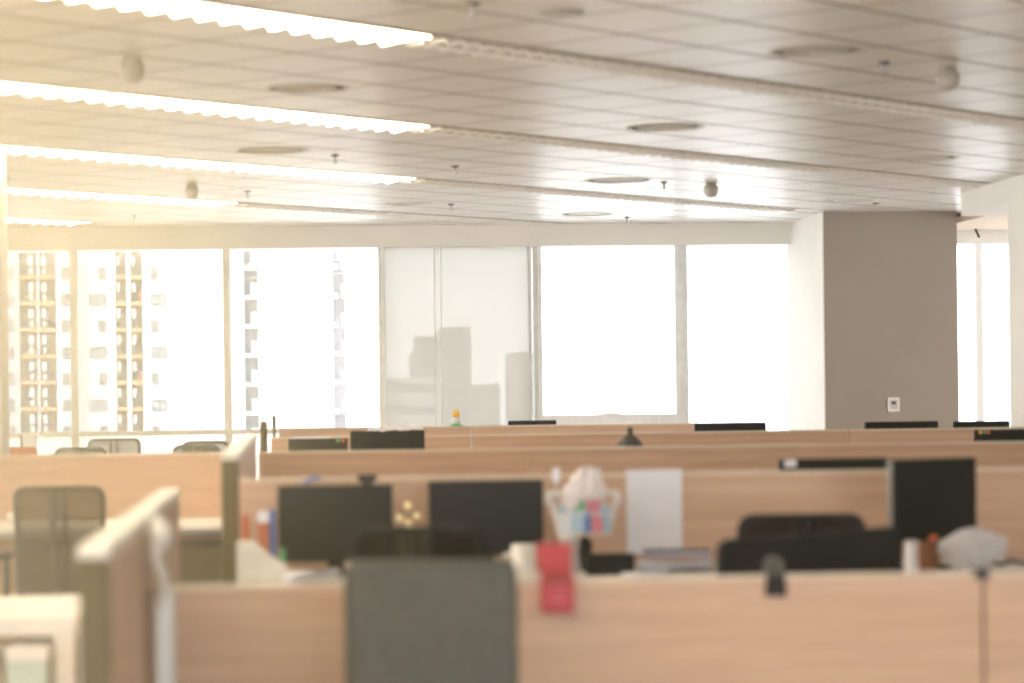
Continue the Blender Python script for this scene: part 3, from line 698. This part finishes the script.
packs = [(-.075, -.035, .06, .075, 'paper', 'white packet at the left front of the basket'), (-.065, .02, .06, .10, 'sky', 'pale blue packet at the left back of the basket'), (-.03, -.045, .05, .085, 'sky', 'light blue packet near the front middle of the basket'), (-.015, .0, .05, .12, 'green', 'green packet in the wire basket'),
         (.0, .035, .05, .125, 'yellow', 'yellow packet at the back of the basket'), (.012, -.045, .04, .08, 'blue', 'deep blue packet in the wire basket'), (.04, -.01, .05, .12, 'pink', 'pink packet in the wire basket'), (.05, -.045, .045, .07, 'pink', 'small pink packet at the front of the basket'), (.085, -.03, .045, .095, 'sky', 'pale blue packet at the right of the basket'), (.08, .03, .05, .10, 'paper', 'white packet at the right back of the basket')]
for k, (dx, dy, pw, ph, m_, lb) in enumerate(packs):
    tag(MB().prism(rr(pw, ph, .008), -.008, .008, lambda p: Vector((p.x, p.y*(1-.6*abs(p.z/ph*2-1)), p.z))).build('snack_packet', m_, loc=(kx+dx*.92, bkY+dy*.92, z0+.006), rz=random.uniform(-.3, .3)), lb, 'packet', 'packets in the wire basket')
# tissue puff above the basket
zt = Zh(580, 470, bkY); zz0 = z0+.07
rt_ = random.Random(5)
def puff(i, j):
    a = i*2*PI; k = math.sin(PI*(.12+.80*j))**.7; r_ = (.058+.010*math.sin(3*a+1+2*j)+.007*math.sin(7*a+4*j))*k
    return Vector((r_*math.cos(a)*1.2+.040*j-.022, r_*math.sin(a)*.55, j*(zt-zz0)*(1+.10*math.sin(5*a)*j)))+Vector((rt_.uniform(-.006, .006), rt_.uniform(-.006, .006), rt_.uniform(-.005, .005)))
tag(MB().sheet(puff, 22, 9).build('tissue', 'tissue', loc=(kx, bkY+.03, zz0), solid=.002), 'crumpled white tissue sticking out of the wire basket', 'tissue')
for px, lb in ((556, 'left of two white paper tags standing in the wire basket'), (597, 'right of two white paper tags standing in the wire basket')):
    zt2 = Zh(px, 468, bkY)
    tag(MB().prism(rr(.028, .055, .01, 0, zt2-z0-.06), -.003, .003).cyl((0, 0, .0), (0, 0, zt2-z0-.05), .003, n=6).build('paper_tag', 'paper', loc=(X(px, bkY+.01), bkY+.04, z0+.004)), lb, 'tag', 'paper tags in the wire basket')
# clear jar carrying the basket
ja_ = thing('clear_jar', 'clear plastic jar under the wire basket', 'jar', (X(567, bkY), bkY, .74)); hj = z0-.741
MB().lathe([(.04, 0), (.046, .01), (.046, hj*.75), (.034, hj*.85), (.034, hj-.012), (.03, hj-.012), (.03, hj*.85), (.042, hj*.73), (.042, .012), (0, .01)]).build('body', 'clear', ja_, smooth=True)
MB().lathe([(.037, hj-.018), (.037, hj), (0, hj)]).build('lid', 'white', ja_, smooth=True)
# black desk phone right of it
ph = thing('desk_phone', 'black desk phone with an upright handset right of the jar', 'telephone', (X(602, 9.62), 9.62, .74), math.radians(-4))
MB().prism([(-.09, 0), (.09, 0), (.09, .04), (-.09, .085)], -.1, .1, lambda p: Vector((p.y*.9+.02, p.x, p.z))).build('body', 'black', ph, bevel=.006)
MB().prism([(-.085, .01), (-.045, .01), (-.05, .06), (-.04, .11), (-.055, .14), (-.085, .14), (-.095, .08)], .0, .05).build('handset', 'black', ph, bevel=.01)
m = MB()
for r_ in range(4):
    for k in range(3): m.box(.0+k*.028, -.06+r_*.025, .05, .02+k*.028, -.045+r_*.025, .075)
m.build('keys', 'dgrey', ph)
# paper sheet on partition
xa, xb = X(625.5, YA-.03), X(681, YA-.03); za, zb = Zh(653, 555, YA-.03), Zh(653, 469.5, YA-.03)
ps = MB().sheet(lambda i, j: Vector((xa+(xb-xa)*i, YA-.0245-.002*math.sin(j*PI)-.002*i, za+(zb-za)*j)), 6, 8).build('paper_sheet', 'paper', solid=.001)
tag(ps, 'white paper sheet pinned upright on the middle partition', 'paper')
# folders and paper stack right of it
papers(674, 9.70, 'messy stack of white papers below the pinned sheet', .27, .22, 7, -.15, .022)
papers(642, 9.43, 'loose white sheets at the desk edge, left of the messy stack', .14, .11, 3, .2, .012)
fl = thing('folder', 'dark blue edged folder lying on the messy paper stack', 'folder', (X(676, 9.75), 9.78, .80), -.1)
MB().box(-.125, -.1, 0, .125, .1, .004).build('cover', 'blue', fl); MB().box(-.12, -.095, .004, .12, .095, .012).build('pages', 'paper', fl); MB().box(-.125, -.1, .012, .125, .1, .016).build('cover', 'dgrey', fl)
# right cluster: small white box, brown pot, plastic bag
bxw = thing('tissue_box', 'narrow white box left of the brown clutter under the turned monitor', 'box', (X(910, 9.45), 9.45, .74))
MB().box(-.018, -.04, 0, .018, .04, Zh(910, 541, 9.45)-.74).build('body', 'paper', bxw, bevel=.003); MB().box(-.019, -.041, Zh(910, 541, 9.45)-.745, .019, .041, Zh(910, 541, 9.45)-.737).build('lid', 'alu', bxw)
pt = thing('snack_pot', 'brown pot with an orange lid tip beside the crumpled bag', 'pot', (X(926, 9.39), 9.39, .74))
zz = Zh(930, 540, 9.5)-.74
MB().lathe([(.03, 0), (.037, zz*.5), (.035, zz), (0, zz)]).build('body', 'brown', pt, smooth=True); MB().ball((.022, 0, zz+.014), .014, (1.3, 1, .8)).build('knob', 'orange', pt, smooth=True)
bgx = X(967, 9.45); zt = Zh(963, 534, 9.45)-.74; rb_ = random.Random(3)
def bagf(i, j):
    a = i*2*PI; k = math.sin(PI*min(1, .06+j*.94))**.6; r_ = .118*(1+.10*math.sin(3*a+2*j)+.07*math.sin(8*a+9*j)+.05*math.sin(13*a-14*j))*k
    return Vector((r_*math.cos(a)*1.05+.01*j, r_*math.sin(a)*.55, zt*(1-(1-j)**1.4*1.0)*(1+.10*math.sin(2*a)*j)))+Vector((rb_.uniform(-.009, .009), rb_.uniform(-.009, .009), rb_.uniform(-.004, .008)+.004 if j > 0 else 0))
tag(MB().sheet(bagf, 26, 10).build('plastic_bag', 'bag', loc=(bgx, 9.43, .743)), 'crumpled translucent plastic bag at the right edge of the middle row', 'bag')
tag(MB().tube([(0, 0, .03), (.03, 0, .02), (.07, 0, .035), (.14, .02, .02), (.2, .02, .006)], .007).build('coiled_cable', 'black', loc=(X(985, 9.5), 9.42, .742)), 'black cable right of the crumpled bag', 'cable')
tag(MB().prism(rr(.2, .014, .004), -.07, .07).build('tray', 'white', loc=(X(1012, 9.6), 9.6, .741), bevel=.002), 'flat white tray at the right edge behind the cable', 'tray')
# white cup on left desk
tag(MB().lathe([(.02, 0), (.028, .05), (.028, .06), (.024, .06), (.018, .006), (0, .005)]).build('cup', 'mug', smooth=True, loc=(X(11, 14.2), 14.2, .74)), 'tiny white cup on the desk behind the mesh chair', 'cup')
# white hanging handset on the side partition
hk = thing('hanging_towel', 'blurred white cloth strip with a round knot hung on the side partition', 'cloth', (-.395, 6.95, 0))
MB().ball((.02, 0, Zh(155, 537, 6.95)), .048, (.7, 1.2, 1)).build('knot', 'white', hk, smooth=True)
za, zb = Zh(158, 606, 6.95), Zh(155, 545, 6.95)
MB().sheet(lambda i, j: Vector((.028+.012*math.sin(j*5), (i-.5)*(.10+.03*math.sin(j*3)) -.02*j+.01, za+(zb-za)*j)), 4, 10).build('strip', 'white', hk, solid=.02, smooth=True)
MB().tube([(.02, 0, Zh(155, 537, 6.95)), (.02, 0, 1.105), (-.035, 0, 1.108), (-.072, 0, 1.1), (-.072, 0, 1.06)], .006).build('hook', 'white', hk)
# pale box under the lower left desk
bb = thing('storage_box', 'pale teal storage box under the lower left desk', 'box', (X(29, 8.3), 8.3, 0))
MB().box(-.06, -.15, 0, .06, .15, Zh(29, 655, 8.15)).build('body', mat('pale_teal', (.55, .68, .66), .6), bb, bevel=.005); zc = Zh(29, 655, 8.15)
MB().box(-.066, -.156, zc-.02, .066, .156, zc+.025).build('lid', 'white', bb, bevel=.005)
# dark block added for the shade under the left desk
pdn = thing('under_desk_shade', 'dark block added for the shade under the left desk beyond the side partition', 'shade block', (X(205, 14.1), 14.15, 0))
MB().box(-.2, -.25, .03, .2, .25, .62).build('body', 'darktrim', pdn, bevel=.004)
for k in range(3):
    dd = MB().box(-.19, -.268, .05+k*.19, .19, -.25, .225+k*.19).build('drawer', 'darktrim', pdn, bevel=.003); MB().box(-.05, -.278, .17+k*.19, .05, -.268, .18+k*.19).build('handle', 'darktrim', dd)

# ------------------------------------------------------------------ outside: the flats and towers
BY = 285.0
def flats():
    t = thing('apartment_building', 'pale apartment block with balcony columns seen through the left windows', 'building', (X(118, BY), BY, 0)); bxx, z_lo = X(118, BY), -40
    def loc(px): return X(px, BY)-bxx
    z_hi = Zh(118, 236, BY)
    xL, xR = loc(-60), loc(236)
    # walls between the balcony columns
    cols = [(20.5, 37.5, 'a'), (41, 57, 'a'), (117, 127.5, 'b'), (132, 143.5, 'b')]
    edges = [xL]+[e for c in cols for e in (loc(c[0]), loc(c[1]))]+[xR]
    m = MB(); m2 = MB()
    for k in range(0, len(edges), 2): (m2 if k < 4 else m).box(edges[k], 0, z_lo, edges[k+1], 14, z_hi)
    m.box(loc(75), -3, z_lo, loc(76.5), 0, z_hi)
    m.build('wall', 'facade', t); m2.build('wall', 'facade2', t)
    mb = MB()
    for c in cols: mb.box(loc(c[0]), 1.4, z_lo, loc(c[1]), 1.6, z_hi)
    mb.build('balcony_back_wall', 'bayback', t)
    fl = [252+26.4*k for k in range(0, 8)]
    for c in cols:
        for k, fy in enumerate(fl):
            zs = Zh(c[0], fy+27, BY); x0, x1 = loc(c[0]), loc(c[1]); wd = x1-x0
            s = MB().box(x0, -.25, zs-.02, x1, 1.4, zs+.42).build('balcony', 'slab', t)
            MB().box(x0, -.2, zs+1.25, x1, -.14, zs+1.33).build('rail', 'winf', s)
            for q in range(1): MB().box(x0+wd*.06, 1.3, zs+.4, x0+wd*(.42 if k % 2 else .5), 1.42, zs+2.2).build('balcony_door', 'win', s)
            ax = x0+wd*(.55 if c[0] < 30 or c[0] > 120 and c[0] < 130 else .12)
            MB().box(ax, -.1, zs+1.5, ax+wd*.28, .5, zs+2.45).build('air_conditioner', 'acunit', s)
            if c[2] == 'a': MB().box(ax+wd*.05, -.1, zs+.55, ax+wd*.27, .5, zs+1.15).build('air_conditioner', 'acunit', s)
            if k % 3 == 1: MB().box(x0+wd*.7, .2, zs+.5, x0+wd*.9, .3, zs+1.5).build('laundry', 'laundry' if c[0] == 132 else 'winf', s)
    wins = [(6.5, 14), (63, 71), (91, 107), (152, 167)]
    for wi, (pa, pb) in enumerate(wins):
        for k, fy in enumerate(fl):
            f = .55 if (wi >= 2 and k % 2 == 0) else 1
            x0, x1 = loc(pa if f == 1 else (pb-7 if wi == 2 else pa)), loc(pb if f == 1 or wi == 2 else pa+7)
            z1_, z0_ = Zh(pa, fy+16, BY), Zh(pa, fy+27, BY)
            fr = MB().box(x0, -.12, z0_, x1, .1, z1_).build('window', 'win', t)
            MB().ring([(x0, z0_), (x1, z0_), (x1, z1_), (x0, z1_)], [(x0+.1, z0_+.1), (x1-.1, z0_+.1), (x1-.1, z1_-.1), (x0+.1, z1_-.1)], -.2, -.1).box((x0+x1)/2-.05, -.2, z0_, (x0+x1)/2+.05, -.1, z1_).build('window_frame', 'winf', fr)
flats()
def second():
    Y2 = 262.0; b0 = X(300, Y2)
    t = thing('apartment_building', 'washed out apartment block seen through the third window from the left', 'building', (b0, Y2, 0)); loc = lambda q: X(q, Y2)-b0
    zh = Zh(300, 236, Y2)
    MB().box(loc(238), 0, -40, loc(245), 12, zh).box(loc(259), 0, -40, loc(334), 12, zh).box(loc(346), 0, -40, loc(372), 12, zh).build('wall', 'facade', t)
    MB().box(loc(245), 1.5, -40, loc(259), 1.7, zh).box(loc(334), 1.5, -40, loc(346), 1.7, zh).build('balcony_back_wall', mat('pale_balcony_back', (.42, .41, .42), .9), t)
    for k in range(7):
        fy = 241+29*k
        zs = Zh(250, fy+29, Y2)
        s = MB().box(loc(245), -.2, zs, loc(259), 1.5, zs+.35).build('balcony', 'facade', t)
        MB().box(loc(252), .2, zs+.4, loc(258.5), .9, zs+1.6).build('air_conditioner', 'acunit', s); MB().box(loc(246), 1.3, zs+.4, loc(250), 1.52, zs+2.5).build('balcony_door', 'win', s)
        s = MB().box(loc(334), -.2, zs, loc(339), 1.5, zs+.5).box(loc(343), -.2, zs, loc(346), 1.5, zs+1.4).build('balcony', 'facade', t)
        z0_, z1_ = Zh(268, fy+29, Y2)+.3, Zh(268, fy+18, Y2)+.3
        fr = MB().box(loc(267), -.1, z0_, loc(273.5), .1, z1_).build('window', 'facade2', t)
        MB().ring([(loc(267), z0_), (loc(273.5), z0_), (loc(273.5), z1_), (loc(267), z1_)], [(loc(267)+.09, z0_+.09), (loc(273.5)-.09, z0_+.09), (loc(273.5)-.09, z1_-.09), (loc(267)+.09, z1_-.09)], -.2, -.08).build('window_frame', 'winf', fr)
second()
def tower(pa, pb, py, Y, label, m, steps=()):
    b0 = X((pa+pb)/2, Y); t = thing('tower_block', label, 'building', (b0, Y, 0), 0, 'towers seen through the blind')
    x0, x1 = X(pa, Y)-b0, X(pb, Y)-b0; z = Zh(pa, py, Y)
    MB().box(x0, 0, -60, x1, 22, z).build('wall', m, t)
    for a, b, yy in steps: MB().box(X(a, Y)-b0, 1, z-.5, X(b, Y)-b0, 18, Zh(a, yy, Y)).build('roof_structure', m, t)
    rowsn = int((z+20)/3.6)
    mm = MB()
    for k in range(rowsn): mm.box(x0+.8, -.15, z-2.4-k*3.6, x1-.8, 0.05, z-1.0-k*3.6)
    mm.build('window_band', 'winf', t)
tower(444, 472, 327, 480, 'tallest grey tower seen through the blind', 'tower', ())
tower(419, 446, 336, 510, 'stepped grey tower left of the tallest one, seen through the blind', 'tower', ())
tower(414, 424, 352, 545, 'narrow grey tower at the left of the stepped one, seen through the blind', 'tower')
tower(392, 440, 378, 430, 'low pale block at lower left of the blind', 'tower2')
tower(474, 500, 384, 560, 'low distant block right of the tallest tower', 'tower2')
tower(514, 540, 352, 540, 'distant tower at the right edge of the blind', 'tower2')

# ------------------------------------------------------------------ volume added for warm lens glare, denser towards the left
hm = bpy.data.materials.new('glare_veil'); hm.use_nodes = True; nt = hm.node_tree
for n in list(nt.nodes): nt.nodes.remove(n)
o_ = nt.nodes.new('ShaderNodeOutputMaterial'); vs = nt.nodes.new('ShaderNodeVolumeScatter'); vs.inputs['Color'].default_value = (1, .885, .62, 1); vs.inputs['Anisotropy'].default_value = .35
tc = nt.nodes.new('ShaderNodeTexCoord'); sp = nt.nodes.new('ShaderNodeSeparateXYZ'); mr = nt.nodes.new('ShaderNodeMapRange')
mr.inputs['From Min'].default_value = .35; mr.inputs['From Max'].default_value = -1.6; mr.inputs['To Min'].default_value = .001; mr.inputs['To Max'].default_value = .075
nt.links.new(tc.outputs['Object'], sp.inputs[0]); nt.links.new(sp.outputs[0], mr.inputs['Value']); nt.links.new(mr.outputs[0], vs.inputs['Density']); va = nt.nodes.new('ShaderNodeVolumeAbsorption'); va.inputs['Color'].default_value = (1, .885, .62, 1); nt.links.new(mr.outputs[0], va.inputs['Density'])
ad = nt.nodes.new('ShaderNodeAddShader'); nt.links.new(vs.outputs[0], ad.inputs[0]); nt.links.new(va.outputs[0], ad.inputs[1]); nt.links.new(ad.outputs[0], o_.inputs['Volume'])
hz = MB().box(-4.2, -1, .02, 5.45, 24.9, CH-.03).build('glare_veil', hm)
hz['kind'] = 'structure'; hz['label'] = 'warm air volume added for lens glare, denser at left'
S.cycles.volume_step_rate = 3; S.cycles.volume_max_steps = 64; S.cycles.volume_bounces = 0
